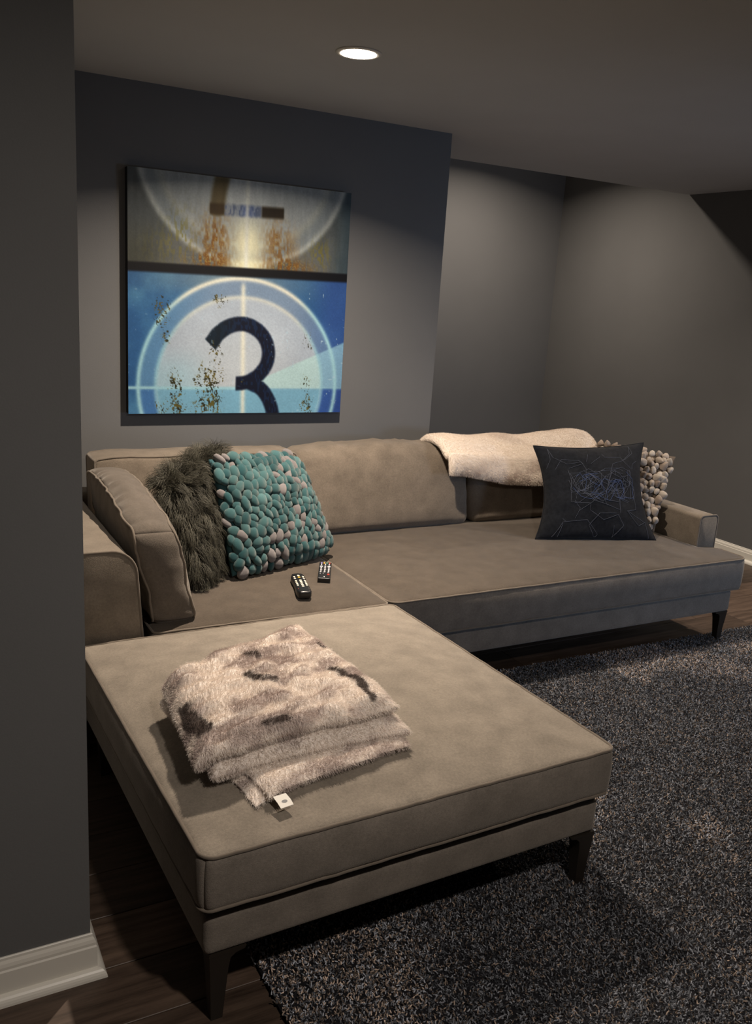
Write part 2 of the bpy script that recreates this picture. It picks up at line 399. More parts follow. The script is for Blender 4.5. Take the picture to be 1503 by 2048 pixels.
# ------------------------------------------------------------------ canvas print on the wall
def art():
    x0, x1, z0, z1, t = .782, 1.815, .985, 2.011, .045
    root = tag(empty('canvas_print', (x0, 0, z0)), 'large square canvas print of a film countdown numeral 3 on the grey wall', 'wall art')
    b = box('stretcher_frame', (0, -t + .001, 0), (x1 - x0, 0, z1 - z0), M['black_edge'], root, .003, 2)
    n = 320; u, v = np.meshgrid(np.linspace(0, 1, n + 1), np.linspace(0, 1, n + 1)); u = u.ravel(); v = v.ravel()
    C = np.zeros((len(u), 3)); q = np.stack([u, v, u*0], 1)
    def mix(c, w):
        nonlocal C
        w = np.clip(np.asarray(w), 0, 1)[:, None] if np.ndim(w) else w
        C = C*(1 - w) + np.array(c, float)*w
    gauss = lambda x, s: np.exp(-(x/s)**2)
    nz = fbm(q*6, 1, 4); fine = vnoise(q*np.array([150, 60, 1]), 3); grit = vnoise(q*220, 4); streak = fbm(q*np.array([60, 9, 1]), 6, 4)
    # lower frame: blue field, pale discs, crosshair
    C[:] = (50, 98, 148)
    mix((78, 130, 168), sstep(.40, .72, nz)); mix((118, 138, 150), gauss(v - .42, .07)*gauss(u - .45, .33))
    mix((52, 84, 150), sstep(.78, .95, u)*.8); mix((38, 66, 128), sstep(.84, .92, v)*sstep(.75, 1, u))
    ro = np.hypot((u - .503)/.462, (v - .88)/.472); ri = np.hypot((u - .505)/.39, (v - .88)/.392)
    mix((132, 150, 172), 1 - sstep(.985, 1.01, ro))
    mix((96, 140, 178), (1 - sstep(.985, 1.01, ro))*sstep(.45, .1, u)); mix((100, 128, 168), (1 - sstep(.985, 1.01, ro))*sstep(.7, .95, u))
    mix((186, 192, 200), 1 - sstep(.97, 1.01, ri))
    mix((205, 206, 206), (1 - sstep(.2, 1.0, ri))*.8)
    mix((172, 205, 214), (1 - sstep(.97, 1.01, ri))*sstep(.42, .2, u)*sstep(.68, .85, v)*.7)
    wedge = sstep(0, .012, (v - .86) + (u - .545)*.43)*sstep(.892, .884, v)*sstep(.52, .56, u)
    mix((198, 224, 220), wedge*(1 - sstep(.98, 1.01, ri))); mix((158, 200, 216), wedge*sstep(.98, 1.01, ri)*.8)
    low = sstep(.884, .892, v)
    mix((132, 182, 204), low*(1 - sstep(.97, 1.01, ri))); mix((74, 122, 176), low*sstep(.98, 1.01, ri)*(1 - sstep(.985, 1.01, ro)))
    mix((52, 84, 156), low*sstep(.98, 1.01, ri)*sstep(.7, .85, u)*.8)
    mix((170, 212, 220), gauss(v - .888, .007)*.8*sstep(.62, .45, u) + gauss(v - .888, .007)*.3)
    glow = lambda d, s: gauss(d, s)
    side = np.abs(u - .5)*2
    sb = sstep(.45, .75, side)[:, None]; cr = sb*np.array([176, 220, 226]) + (1 - sb)*np.array([248, 238, 214])
    w = (glow(ro - 1, .022))[:, None]; C = C*(1 - w*.95) + cr*w*.95
    w = (glow(ri - 1, .024))[:, None]; C = C*(1 - w*.65) + cr*w*.65
    mix((250, 240, 214), gauss(u - .502 - (v - .6)*.02, .011)*.8*sstep(.41, .45, v))
    def stroke(P, hw, soft):
        P = np.array(P); d = np.full(len(u), 9.0)
        for a, b_ in zip(P[:-1], P[1:]):
            ab = b_ - a; tt = np.clip(((u - a[0])*ab[0] + (v - a[1])*ab[1])/(ab@ab), 0, 1)
            d = np.minimum(d, np.hypot(u - a[0] - tt*ab[0], v - a[1] - tt*ab[1]))
        return 1 - sstep(hw - soft, hw + soft, d)
    def smooth_path(P, k=6):
        P = np.array(P); out = []
        for i in range(len(P) - 1):
            p0, p1, p2, p3 = P[max(i-1, 0)], P[i], P[i+1], P[min(i+2, len(P)-1)]
            for s in np.linspace(0, 1, k, endpoint=False):
                out.append(.5*((2*p1) + (p2 - p0)*s + (2*p0 - 5*p1 + 4*p2 - p3)*s*s + (3*p1 - p0 - 3*p2 + p3)*s**3))
        return np.array(out + [P[-1]])
    three = smooth_path([(.332, .725), (.364, .684), (.392, .647), (.444, .613), (.506, .603), (.565, .624), (.608, .667), (.626, .725), (.616, .781), (.583, .826), (.545, .852), (.508, .864), (.455, .868)])
    low3 = smooth_path([(.535, .862), (.589, .886), (.625, .927), (.648, .977), (.66, 1.03)])
    w3 = np.maximum(stroke(three, .031, .007), stroke(low3, .031, .007))
    w3 = w3*sstep(-.005, .005, np.where(v < .78, ((u - .332)*.040 - (v - .675)*.043)/.0587, u - .474))      # flat cuts at the stroke's ends
    mix((8, 14, 34), w3); mix((20, 44, 78), w3*sstep(.55, .75, fine)*.6); mix((12, 30, 36), w3*sstep(.5, .38, u)*.7)
    # upper frame: brown-grey field, tail of a 2, rust
    up = sstep(.375, .365, v - (u - .5)*-.012)
    B = C.copy(); C[:] = (98, 97, 92)
    rt = np.hypot(u - .505, v + .124)
    mix((84, 86, 84), sstep(.6, .35, nz)); mix((60, 74, 80), sstep(.88, 1.0, u)*.8); mix((70, 66, 50), sstep(.25, .05, u)*sstep(.15, .35, v)*.6)
    mix((128, 132, 132), 1 - sstep(.46, .48, rt)); mix((146, 148, 146), 1 - sstep(.385, .41, rt))
    mix((176, 176, 168), gauss(rt - .472, .014)*.85); mix((166, 164, 150), gauss(rt - .40, .018)*.5)
    mix((176, 178, 176), gauss(np.hypot((u - .5)/.9, (v - .06)), .12)*.8)
    mix((226, 216, 178), gauss(np.hypot((u - .515)/.75, (v - .255)), .10)*.95)
    mix((238, 228, 186), gauss(np.hypot((u - .515)*.55, (v - .352)*1.6), .05)*.9)
    rust = lambda cu, cv, su, sv, a: gauss((u - cu)/su, 1)*gauss((v - cv)/sv, 1)*a
    R = rust(.36, .275, .075, .09, 1.2) + rust(.665, .275, .075, .09, 1.1) + rust(.34, .345, .09, .03, 1.4) + rust(.71, .345, .11, .03, 1.4) + rust(.64, .19, .05, .06, .5) + rust(.37, .2, .05, .07, .7)
    mix((116, 74, 28), R*sstep(.25, .7, streak*.6 + fine*.4)*.72); mix((150, 130, 70), R*sstep(.6, .8, grit)*.3)
    mix((120, 108, 44), (rust(.22, .25, .06, .1, .6) + rust(.86, .28, .05, .06, .7) + rust(.12, .3, .06, .06, .3))*sstep(.45, .7, fine))
    stem = stroke([(.405, -.05), (.382, .06), (.374, .125)], .032, .012)
    mix((84, 68, 38), stem*.85)
    bar = sstep(.092, .112, v + (u - .5)*.03)*sstep(.158, .138, v + (u - .5)*.03)
    mix((58, 42, 18), bar*sstep(.338, .346, u)*sstep(.412, .40, u)); mix((36, 26, 12), bar*sstep(.565, .58, u)*sstep(.682, .672, u))
    mid = bar*sstep(.40, .412, u)*sstep(.58, .565, u); mix((84, 92, 112), mid*(.45 + .5*sstep(.4, .7, fine))); mix((52, 72, 130), mid*gauss(u - .51, .03)*.6)
    mix((206, 202, 190), gauss(u - .508, .010)*.75)
    C = C*(1.10 + .18*(streak - .5))[:, None]
    C = B*(1 - up[:, None]) + C*up[:, None]
    bw = sstep(.356, .368, v + (u - .5)*.012)*sstep(.408, .392, v + (u - .5)*.012)
    mix((10, 9, 12), bw)
    # specks of rust and flaked paint
    for cu, cv, su, sv, a in ((.139, .567, .035, .06, 1), (.159, .67, .02, .03, .9), (.377, .737, .03, .06, .8), (.347, .846, .06, .06, 1.15), (.357, .949, .05, .06, 1.3), (.2, .862, .03, .05, 1), (.205, .955, .035, .06, 1.2),
                              (.393, .504, .035, .03, .7), (.817, .87, .03, .05, .55), (.825, .962, .035, .05, .7), (.819, .673, .03, .05, .5), (.31, .972, .04, .04, .9), (.16, .98, .06, .04, .6), (.5, .85, .02, .05, .3)):
        d = rust(cu, cv, su, sv, a)*sstep(.40, .44, v)
        k = sstep(.60, .72, grit*.55 + fine*.45 + (d - .5)*.30)*sstep(.1, .3, d)
        cc = np.array([(46, 40, 14), (96, 80, 22)])[(vnoise(q*60, 8) > .5).astype(int)]
        C = C*(1 - k[:, None]*.9) + cc*k[:, None]*.9
    mix((190, 214, 226), sstep(.80, .9, vnoise(q*np.array([130, 90, 1]), 12)*.7 + streak*.4 - .05)*sstep(.42, .46, v)*(.35 + .5*sstep(.6, .9, u)))
    C *= (1 + (grit - .5)*.08 + (nz - .5)*.12)[:, None]
    V = np.stack([u*(x1 - x0), np.full(len(u), -t), (1 - v)*(z1 - z0)], 1)
    F = [(j*(n+1) + i, (j+1)*(n+1) + i, (j+1)*(n+1) + i + 1, j*(n+1) + i + 1) for j in range(n) for i in range(n)]
    o = mesh('printed_face', V, F, M['print'], root)
    vcol(o, lin(np.clip(C, 0, 255))*ART_GAIN)
ART_GAIN = np.array((.57, .63, .68))
art()

# ------------------------------------------------------------------ the sofa
def leg_bm(x, y, ztop, sx, sy, z0=0.0):
    """tapering metal leg; (x, y) is its outer corner, sx, sy point inwards"""
    bm = bmesh.new(); rings = []
    for z, s, i in ((ztop, .084, 0), (ztop - .007, .080, 0), (ztop - .012, .060, .001), (ztop - .022, .047, .002), (ztop - .045, .042, .003), (ztop*.4 + z0*.6, .034, .007), (z0, .026, .010)):
        rings.append([bm.verts.new((x + sx*(i + a*s), y + sy*(i + b*s), z)) for a, b in ((0, 0), (1, 0), (1, 1), (0, 1))])
    for a, b in zip(rings[:-1], rings[1:]):
        for k in range(4): bm.faces.new((a[k], a[(k+1) % 4], b[(k+1) % 4], b[k]))
    bm.faces.new(rings[0]); bm.faces.new(rings[-1][::-1])
    return bm
def soft_box(name, lo, hi, r, root, crown=.0, m='fabric', n=(24, 24, 14), seed=0, wob=.002):
    lo = np.array(lo, float); hi = np.array(hi, float); h = (hi - lo)/2; c = (hi + lo)/2
    P, F = rbox(h, r, n)
    if crown:
        u, v, w = (P/h).T; P[:, 2] += crown*(1 - np.abs(u)**4)*(1 - np.abs(v)**4)*np.clip(w, 0, 1)**2
    P = P + c + wob*(np.stack([fbm(P*7 + k*9.1 + seed, seed + k) for k in range(3)], 1) - .5)
    o = mesh(name, P, F, M[fabric_key(m)]); adopt(o, root); return o
def fabric_key(m): return m
def sofa():
    root = tag(empty('sectional_sofa', (1.9, -.65, 0)), 'long taupe velvet sofa with three back cushions below the canvas print', 'sofa')
    soft_box('frame_base', (.335, -1.205, .160), (3.43, -.06, .270), .016, root, m='fabric_side', n=(90, 30, 10), seed=2)
    soft_box('back_frame', (.335, -.20, .262), (3.46, -.06, .675), .03, root, m='fabric_arm', n=(70, 10, 20), seed=3)
    # arms
    def arm(x0, x1, y0, y1, z0, z1, r, flare=0):
        pr = []
        for cx, cz, a0 in ((x1 - r, z1 - r, 0), (x0 + r, z1 - r, 90)):
            for k in range(9):
                a = math.radians(a0 + 90*k/8); pr.append((cx + r*math.cos(a), cz + r*math.sin(a)))
        pr = [(x1, z0)] + pr + [(x0, z0)]
        st = [(y0 + .010, -.010), (y0 + .003, -.003), (y0, 0)] if False else [(y0, -.008), (y0 + .004, -.002), (y0 + .014, 0)]
        ys = st + [(y, 0) for y in np.linspace(y0 + .05, y1, 14)]
        V = []; F = []; n = len(pr); cx, cz = (x0 + x1)/2, (z0 + z1)/2
        for y, ins in ys:
            for x, z in pr:
                f = flare*(z - z0)/(z1 - z0)
                V.append((x - f + (ins if x > cx else -ins), y, z + (ins if z > cz else 0)))
        for i in range(len(ys) - 1):
            for k in range(n):
                l = (k + 1) % n; F.append((i*n + k, i*n + l, (i+1)*n + l, (i+1)*n + k))
        F.append(list(range(n))[::-1]); F.append([(len(ys) - 1)*n + k for k in range(n)])
        o = mesh('arm', V, F, M['fabric_arm']); adopt(o, root)
        P = [(x - flare*(z - z0)/(z1 - z0), y0 + .004, z) for x, z in pr]
        Q = [P[0]]
        for a, b in zip(P[:-1], P[1:]):
            k = max(1, int(math.dist(a, b)/.03))
            for s in range(1, k + 1): Q.append(tuple(np.array(a) + (np.array(b) - np.array(a))*s/k))
        V, FF = tube(Q, .0045); mesh('piping', V, FF, M['fabric_dark'], o)
        return o
    arm(.325, .572, -1.235, -.15, .160, .727, .075, flare=.045)
    arm(3.338, 3.462, -1.03, -.15, .262, .602, .022)
    for x, y, sx, sy in ((3.425, -1.20, -1, 1), (3.425, -.08, -1, -1), (.345, -1.20, 1, 1), (.345, -.08, 1, -1)):
        o = bmobj('leg', leg_bm(x, y, .162, sx, sy, .010 if (y < -1 and x > 3) else .0), M['leg']); adopt(o, root)
    # seat cushions
    def seat(x0, x1, seed, tee):
        y0, y1, z0, z1 = -1.235, -.24, .283, .437
        c = np.array([(x0 + x1)/2, (y0 + y1)/2, (z0 + z1)/2]); h = ((x1 - x0)/2, (y1 - y0)/2, (z1 - z0)/2)
        def post(Q):
            P = Q + c
            if tee:
                k = sstep(-1.052, -1.036, P[:, 1]); lim = 3.330
                P[:, 0] = P[:, 0]*(1 - k) + np.minimum(P[:, 0], lim - (1 - np.minimum(1, (x1 - P[:, 0])*20))*0)*k
            return P
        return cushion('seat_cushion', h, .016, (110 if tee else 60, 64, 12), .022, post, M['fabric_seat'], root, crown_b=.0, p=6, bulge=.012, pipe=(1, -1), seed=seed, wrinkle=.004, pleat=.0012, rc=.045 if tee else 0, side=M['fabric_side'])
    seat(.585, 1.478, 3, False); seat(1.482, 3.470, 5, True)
    # back cushions: built lying down (z = thickness), then stood up and leant back
    def back(x0, x1, seed, z0, z1, yb, yt, th, r, crown, pipe, p=5, pleat=.0, sag=None):
        h = ((x1 - x0)/2, (z1 - z0)/2, th/2)
        def post(Q):
            z = z0 + h[1] + Q[:, 1]; k = (z - z0)/(z1 - z0)
            y = yb + (yt - yb)*k + th/2 - Q[:, 2]
            return np.stack([(x0 + x1)/2 + Q[:, 0], y, z], 1)
        return cushion('back_cushion', h, r, (56, 36, 16), crown, post, M['fabric_back'], root, crown_b=.0, p=p, bulge=.008, pipe=pipe, seed=seed, wrinkle=.005, pleat=pleat, sag=sag)
    def hump(dz, seed):
        def f(Q, u, v, w):
            Q = Q.copy(); Q[:, 1] += np.clip(v, 0, 1)*(dz*(1 - u*u) + .014*(fbm(np.stack([u*4, u*0, u*0], 1), seed) - .5)); return Q
        return f
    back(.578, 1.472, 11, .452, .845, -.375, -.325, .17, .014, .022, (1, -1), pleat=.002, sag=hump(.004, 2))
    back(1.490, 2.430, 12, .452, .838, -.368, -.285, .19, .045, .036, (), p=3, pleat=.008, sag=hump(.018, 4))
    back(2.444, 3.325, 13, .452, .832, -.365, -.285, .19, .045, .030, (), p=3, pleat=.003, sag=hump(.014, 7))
    # loose-looking side cushion standing along the left arm
    def side_cushion():
        L, Hh, th = .76, .375, .140
        a = math.radians(-2.0)
        def post(Q):
            y = -.815 + Q[:, 0]; z = .447 + Hh/2 + Q[:, 1]*(1 - .0*Q[:, 0]); k = (z - .447)/Hh
            z = z - .028*k*sstep(.15, -.4, Q[:, 0]) - .020*k*(Q[:, 0]/.4)**2 + .02*k*sstep(-.3, .4, Q[:, 0])
            x = .672 + Q[:, 2] - .075*k
            x = x + .022*(1 - ((Q[:, 0])/.45)**2)*0
            return np.stack([x, y, z], 1)
        cushion('side_cushion', (L/2, Hh/2, th/2), .014, (70, 40, 18), .048, post, M['fabric_loose'], root, crown_b=.026, p=2.6, bulge=.030, pipe=(1, -1), seed=21, wrinkle=.008, pleat=.009, rc=.05)
    side_cushion()
    return root
sofa()

# ------------------------------------------------------------------ ottoman
def ottoman():
    a = math.radians(1.4)
    root = tag(empty('ottoman', (.95, -1.85, 0)), 'large square taupe velvet ottoman carrying the folded fur throw', 'ottoman')
    ox, oy = .373, -2.441
    def rot(P):
        P = np.asarray(P, float).copy(); x, y = P[:, 0] - ox, P[:, 1] - oy
        P[:, 0] = ox + math.cos(a)*x - math.sin(a)*y; P[:, 1] = oy + math.sin(a)*x + math.cos(a)*y; return P
    x0, x1, y0, y1 = .373, 1.520, -2.441, -1.262
    c = np.array([(x0 + x1)/2, (y0 + y1)/2, (.304 + .436)/2]); h = ((x1 - x0)/2, (y1 - y0)/2, .066)
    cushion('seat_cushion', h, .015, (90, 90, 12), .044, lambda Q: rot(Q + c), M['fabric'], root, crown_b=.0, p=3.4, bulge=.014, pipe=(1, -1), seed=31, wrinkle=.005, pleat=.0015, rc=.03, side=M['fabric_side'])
    h2 = np.array([.556, .58, .050]); P, F = rbox(h2, .016, (60, 60, 8))
    P[:, 2] += 0
    o = mesh('frame_base', rot(P + np.array([(x0 + x1)/2 - .002, (y0 + y1)/2 + .010, .2285])), F, M['fabric_side']); adopt(o, root)
    soft = box('inner_deck', (x0 + .06, y0 + .06, .27), (x1 - .06, y1 - .06, .305), M['black_edge'])
    soft.data.transform(Matrix.Translation((0, 0, 0))); adopt(soft, root)
    for x, y, sx, sy in ((.400, -2.418, 1, 1), (1.497, -2.395, -1, 1), (.385, -1.285, 1, -1), (1.480, -1.262, -1, -1)):
        z0 = .012 if x > .6 else 0
        o = bmobj('leg', leg_bm(x, y, .180, sx, sy, z0), M['leg']); adopt(o, root)
ottoman()

# ------------------------------------------------------------------ quad pillow surface
def pillow_fn(BL, BR, TR, TL, T, concave=.05, cv=None, lump=.004, seed=0, power=.42):
    BL, BR, TR, TL = [np.array(p, float) for p in (BL, BR, TR, TL)]
    cv = concave if cv is None else cv
    n = np.cross(BR - BL, TL - BL); n /= np.linalg.norm(n)
    def f(u, v, s):
        """u, v in [-1,1]; s = +1 front face, -1 back face"""
        u = np.asarray(u, float); v = np.asarray(v, float)
        uu = u*(1 - concave*(1 - v*v)*np.abs(u)); vv = v*(1 - np.where(v > 0, cv, cv*.25)*(1 - u*u)*np.abs(v))
        a, b = (uu + 1)/2, (vv + 1)/2
        P = (BL*((1-a)*(1-b))[:, None] + BR*(a*(1-b))[:, None] + TR*(a*b)[:, None] + TL*((1-a)*b)[:, None])
        g = np.clip((1 - u*u)*(1 - v*v), 0, 1)**power
        g = g*(1 + lump/T*6*(fbm(np.stack([u*2.2, v*2.2, u*0 + s], 1), seed) - .5))
        return P + n*(s*T/2*g)[:, None]
    f.n = n
    return f
def pillow_mesh(name, f, m, parent=None, n=36):
    t = np.linspace(-1, 1, n + 1); t = np.sign(t)*(1 - (1 - np.abs(t))**1.5)
    U, Vv = np.meshgrid(t, t); U = U.ravel(); Vv = Vv.ravel()
    A = f(U, Vv, 1.0); B = f(U, Vv, -1.0); idx = np.arange((n+1)**2).reshape(n+1, n+1)
    border = np.zeros((n+1, n+1), bool); border[0] = border[-1] = True; border[:, 0] = border[:, -1] = True
    V = list(A); bi = {}
    for k in range((n+1)**2):
        if border.ravel()[k]: bi[k] = k
        else: bi[k] = len(V); V.append(B[k])
    F = []
    for j in range(n):
        for i in range(n):
            q = [idx[j, i], idx[j, i+1], idx[j+1, i+1], idx[j+1, i]]; F.append(q); F.append([bi[k] for k in q[::-1]])
    return mesh(name, np.array(V), F, m, parent)
def edge_pipe(f, r, m, parent, name='piping'):
    t = np.linspace(-1, 1, 41)[:-1]; o = np.ones(40)
    u = np.concatenate([t, o, -t, -o]); v = np.concatenate([-o, t, o, -t])
    V, F = tube(f(u, v, 1.0), r, True); return mesh(name, V, F, m, parent)

# ------------------------------------------------------------------ felt pillows
def nub_meshes(kind, k=5):
    out = []
    for i in range(k):
        rng = np.random.default_rng(50 + i + (100 if kind == 'petal' else 0))
        bm = bmesh.new(); bmesh.ops.create_icosphere(bm, subdivisions=2, radius=1)
        P = np.array([v.co[:] for v in bm.verts])
        d = 1 + .35*(fbm(P*1.3 + i*5, i) - .5) - .16*np.exp(-(P[:, 0]/.16)**2)*np.clip(P[:, 2], 0, 1)*(i % 2)
        P = P*d[:, None]
        if kind == 'petal':
            z = np.clip(P[:, 2], -1, 1.2); s = np.where(z > 0, 1 - .62*z**1.3, 1); P[:, 0] *= s; P[:, 1] *= s*.85; P[:, 2] = np.where(z > 0, z*1.5, z*.6)
        else:
            P[:, 0] *= rng.uniform(.85, 1.15); P[:, 1] *= rng.uniform(.9, 1.15); P[:, 2] *= .75
        for v, p in zip(bm.verts, P): v.co = p
        me = bpy.data.meshes.new('felt_nub'); bm.to_mesh(me); bm.free()
        me.polygons.foreach_set('use_smooth', [True]*len(me.polygons)); me.materials.append(M['felt']); out.append(me)
    return out
def felt_pillow(name, f, base, label, rows, cols, size, kind, palette, seed, margin=1.0):
    rng = np.random.default_rng(seed)
    body = pillow_mesh(name, f, M[base]); tag(body, label, 'pillow')
    body_n = Vector(f.n); me = nub_meshes(kind)
    for r in range(rows):
        v = -margin + 2*margin*(r + .5)/rows
        c = cols + int(rng.integers(-1, 2))
        for q in range(c):
            u = -margin + 2*margin*(q + .5 + (r % 2)*.35 - .17)/c
            if abs(u) > .9 and abs(v) > .9: continue
            uu, vv = np.clip(u + rng.normal(0, .012), -1, 1), np.clip(v + rng.normal(0, .014), -1, 1)
            e = 1e-2
            p, pu, pv = f(np.array([uu, min(uu + e, 1), uu]), np.array([vv, vv, min(vv + e, 1)]), 1.0)
            du = pu - p if uu + e <= 1 else p - f(np.array([uu - e]), np.array([vv]), 1.0)[0]
            dv = pv - p if vv + e <= 1 else p - f(np.array([uu]), np.array([vv - e]), 1.0)[0]
            n = np.cross(du, dv); n /= np.linalg.norm(n) + 1e-9
            n = n*.75 + f.n*.25 + (np.array([0, 0, -.25]) + rng.normal(0, .42, 3) if kind == 'petal' else np.array([0, 0, -.05])) ; n /= np.linalg.norm(n)
            x = du - n*(du@n); x /= np.linalg.norm(x) + 1e-9; y = np.cross(n, x)
            s = size*rng.uniform(.82, 1.18); an = rng.normal(0, .35)
            xr = x*math.cos(an) + y*math.sin(an); yr = np.cross(n, xr)
            sx, sy, sz = s*rng.uniform(.70, 1.0), s*rng.uniform(.95, 1.25), s*rng.uniform(.85, 1.15)
            mtx = Matrix(((xr[0]*sx, yr[0]*sy, n[0]*sz, p[0] + n[0]*s*.42), (xr[1]*sx, yr[1]*sy, n[1]*sz, p[1] + n[1]*s*.42), (xr[2]*sx, yr[2]*sy, n[2]*sz, p[2] + n[2]*s*.42), (0, 0, 0, 1)))
            o = bpy.data.objects.new('felt_nub', me[int(rng.integers(len(me)))]); link(o, body); o.matrix_world = mtx
            o.matrix_basis = mtx
            o.color = (*palette(rng), 1)
    return body
def teal_pal(rng):
    if rng.random() < .17: return tuple(np.array((.19, .175, .175))*rng.uniform(.8, 1.1))
    a = rng.random(); c = np.array((.017, .068, .076))*(1 - a) + np.array((.062, .140, .145))*a
    return tuple(c*rng.uniform(.8, 1.15))
def beige_pal(rng):
    a = rng.random(); c = np.array((.32, .25, .20))*(1 - a) + np.array((.52, .46, .39))*a
    return tuple(c*rng.uniform(.75, 1.15))
F_TEAL = pillow_fn((.985, -.865, .475), (1.505, -.645, .470), (1.385, -.470, .868), (.950, -.655, .895), .15, .03, seed=3)
felt_pillow('felt_pebble_pillow', F_TEAL, 'teal_base', 'teal pillow covered in rows of felt pebbles with some grey ones', 15, 15, .0238, 'pebble', teal_pal, 8, 1.02)
F_BEIGE = pillow_fn((2.985, -.52, .475), (3.245, -.83, .475), (3.480, -.685, .830), (3.205, -.385, .865), .13, .04, seed=6)
felt_pillow('felt_petal_pillow', F_BEIGE, 'beige_base', 'beige pillow of pointed felt petals tucked behind the black pillow', 12, 13, .0228, 'petal', beige_pal, 9)

# ------------------------------------------------------------------ black embroidered pillow
def black_pillow():
    f = pillow_fn((2.572, -.720, .462), (3.185, -.905, .455), (3.228, -.690, .912), (2.628, -.560, .888), .16, .17, .085, lump=.016, seed=14, power=.5)
    b = tag(pillow_mesh('embroidered_pillow', f, M['linen'], n=40), 'black square pillow with a tangle of pale blue stitched lines', 'pillow')
    edge_pipe(f, .004, M['linen'], b, 'seam')
    rng = np.random.default_rng(23)
    def ribbons(name, lines, m, w=.0011):
        V = []; F = []
        for L in lines:
            L = np.array(L); pts = []
            for a, c in zip(L[:-1], L[1:]):
                k = max(2, int(np.hypot(*(c - a))/.05))
                pts += [a + (c - a)*s/k for s in range(k)]
            pts = np.array(pts + [L[-1]]); P = f(np.clip(pts[:, 0], -.97, .97), np.clip(pts[:, 1], -.97, .97), 1.0) + f.n*.0016
            T, G = tube(P, w, False, 4); o = len(V); V += list(T); F += [tuple(i + o for i in g) for g in G]
        return mesh(name, np.array(V), F, m, b)
    uv = lambda px, py: ((px - 700)/430.0, (500 - py)/370.0)     # drawn on the pillow's own face
    hand = [[(355, 150), (370, 230), (470, 290), (580, 275), (610, 340), (600, 420)], [(300, 320), (345, 250), (355, 160)], [(615, 275), (640, 205)], [(650, 290), (730, 230)], [(750, 205), (765, 235), (900, 240), (930, 290), (990, 340)],
            [(990, 145), (985, 215), (915, 270), (820, 295), (785, 370)], [(990, 145), (1012, 210), (930, 265)], [(480, 325), (590, 290), (560, 260), (430, 250), (370, 330)], [(1055, 275), (1005, 300), (1000, 340)],
            [(500, 600), (620, 605), (620, 655), (720, 730), (830, 690), (875, 770), (795, 860)], [(510, 720), (545, 640), (500, 580)], [(430, 745), (605, 730), (690, 840), (670, 870), (620, 770), (690, 680), (820, 680)],
            [(370, 865), (425, 740), (410, 860)], [(415, 720), (440, 740)], [(630, 580), (740, 615), (850, 655), (855, 570), (930, 600)], [(1000, 560), (1000, 650), (910, 660), (1000, 770), (1075, 740), (1070, 860)], [(850, 680), (850, 570)],
            [(910, 660), (1070, 745)], [(800, 770), (800, 860)], [(740, 620), (700, 530), (630, 580)], [(540, 660), (630, 600), (700, 520)]]
    tang = []
    for k in range(46):
        cx, cy = (rng.uniform(500, 950), 460 + rng.normal(0, 45)); r = rng.uniform(55, 135); n = int(rng.integers(4, 8)); a = rng.uniform(0, 6.28)
        L = []
        for i in range(n):
            a += rng.uniform(.45, 1.25); rr = r*rng.uniform(.6, 1.25); L.append((cx + rr*1.1*math.cos(a), cy + rr*math.sin(a)))
        tang.append([(min(max(x, 455 + rng.uniform(0, 40)), 1010 - rng.uniform(0, 40)), min(max(y, 320 + rng.uniform(0, 40)), 610 - rng.uniform(0, 50))) for x, y in L])
    ribbons('embroidered_lines', [[uv(*p) for p in L] for L in hand + tang[:34]], M['thread'], .0008)
    ribbons('embroidered_lines', [[uv(*p) for p in L] for L in tang[34:]], M['thread_blue'], .0009)
black_pillow()

# ------------------------------------------------------------------ long-haired grey pillow
def shaggy_pillow():
    f = pillow_fn((.835, -.955, .475), (1.090, -.470, .475), (1.065, -.400, .890), (.715, -.800, .850), .15, .02, seed=31, power=.5)
    b = tag(pillow_mesh('shaggy_pillow', f, M['fluff_base'], n=30), 'dark grey shaggy long-haired pillow between side cushion and teal pillow', 'pillow')
    rng = np.random.default_rng(77); N = 26000; P, n = scatter(b, N, rng)
    nc = 900; ci = rng.choice(N, nc, replace=False)
    own = np.empty(N, int)
    for s in range(0, N, 4000): own[s:s+4000] = np.argmin(((P[s:s+4000, None] - P[ci][None])**2).sum(2), axis=1)
    K = 8; L = rng.uniform(.055, .095, N); pts = np.zeros((N, K, 3)); pts[:, 0] = P
    wild = (P[:, 2] > .80)
    cd = rng.normal(0, .28, (nc, 3))[own]
    d = n*.9 + cd*.9 + rng.normal(0, .12, (N, 3)); d[:, 2] += np.where(wild, .45, -.15)
    d /= np.linalg.norm(d, axis=1)[:, None]
    for k in range(1, K):
        g = np.array([0, 0, -1.0])*np.where(wild, .18, .42)[:, None] + cd*.10 + rng.normal(0, .10, (N, 3))
        d = d + g; d /= np.linalg.norm(d, axis=1)[:, None]
        pts[:, k] = pts[:, k-1] + d*(L/(K-1))[:, None]
    cen = pts[ci][own]; t = np.linspace(0, 1, K)[None, :, None]
    pts = pts*(1 - .55*t**1.3) + (cen - 0)*(.55*t**1.3)
    pts[:, :, 2] = np.maximum(pts[:, :, 2], .468)
    a = rng.random((N, 1))*.6 + rng.random((nc, 1))[own]*.4
    col = np.array((.030, .028, .020))*(1 - a) + np.array((.105, .098, .072))*a
    strands('long_hair', pts, M['hair_grey'], b, col, .0007, .00025)
shaggy_pillow()

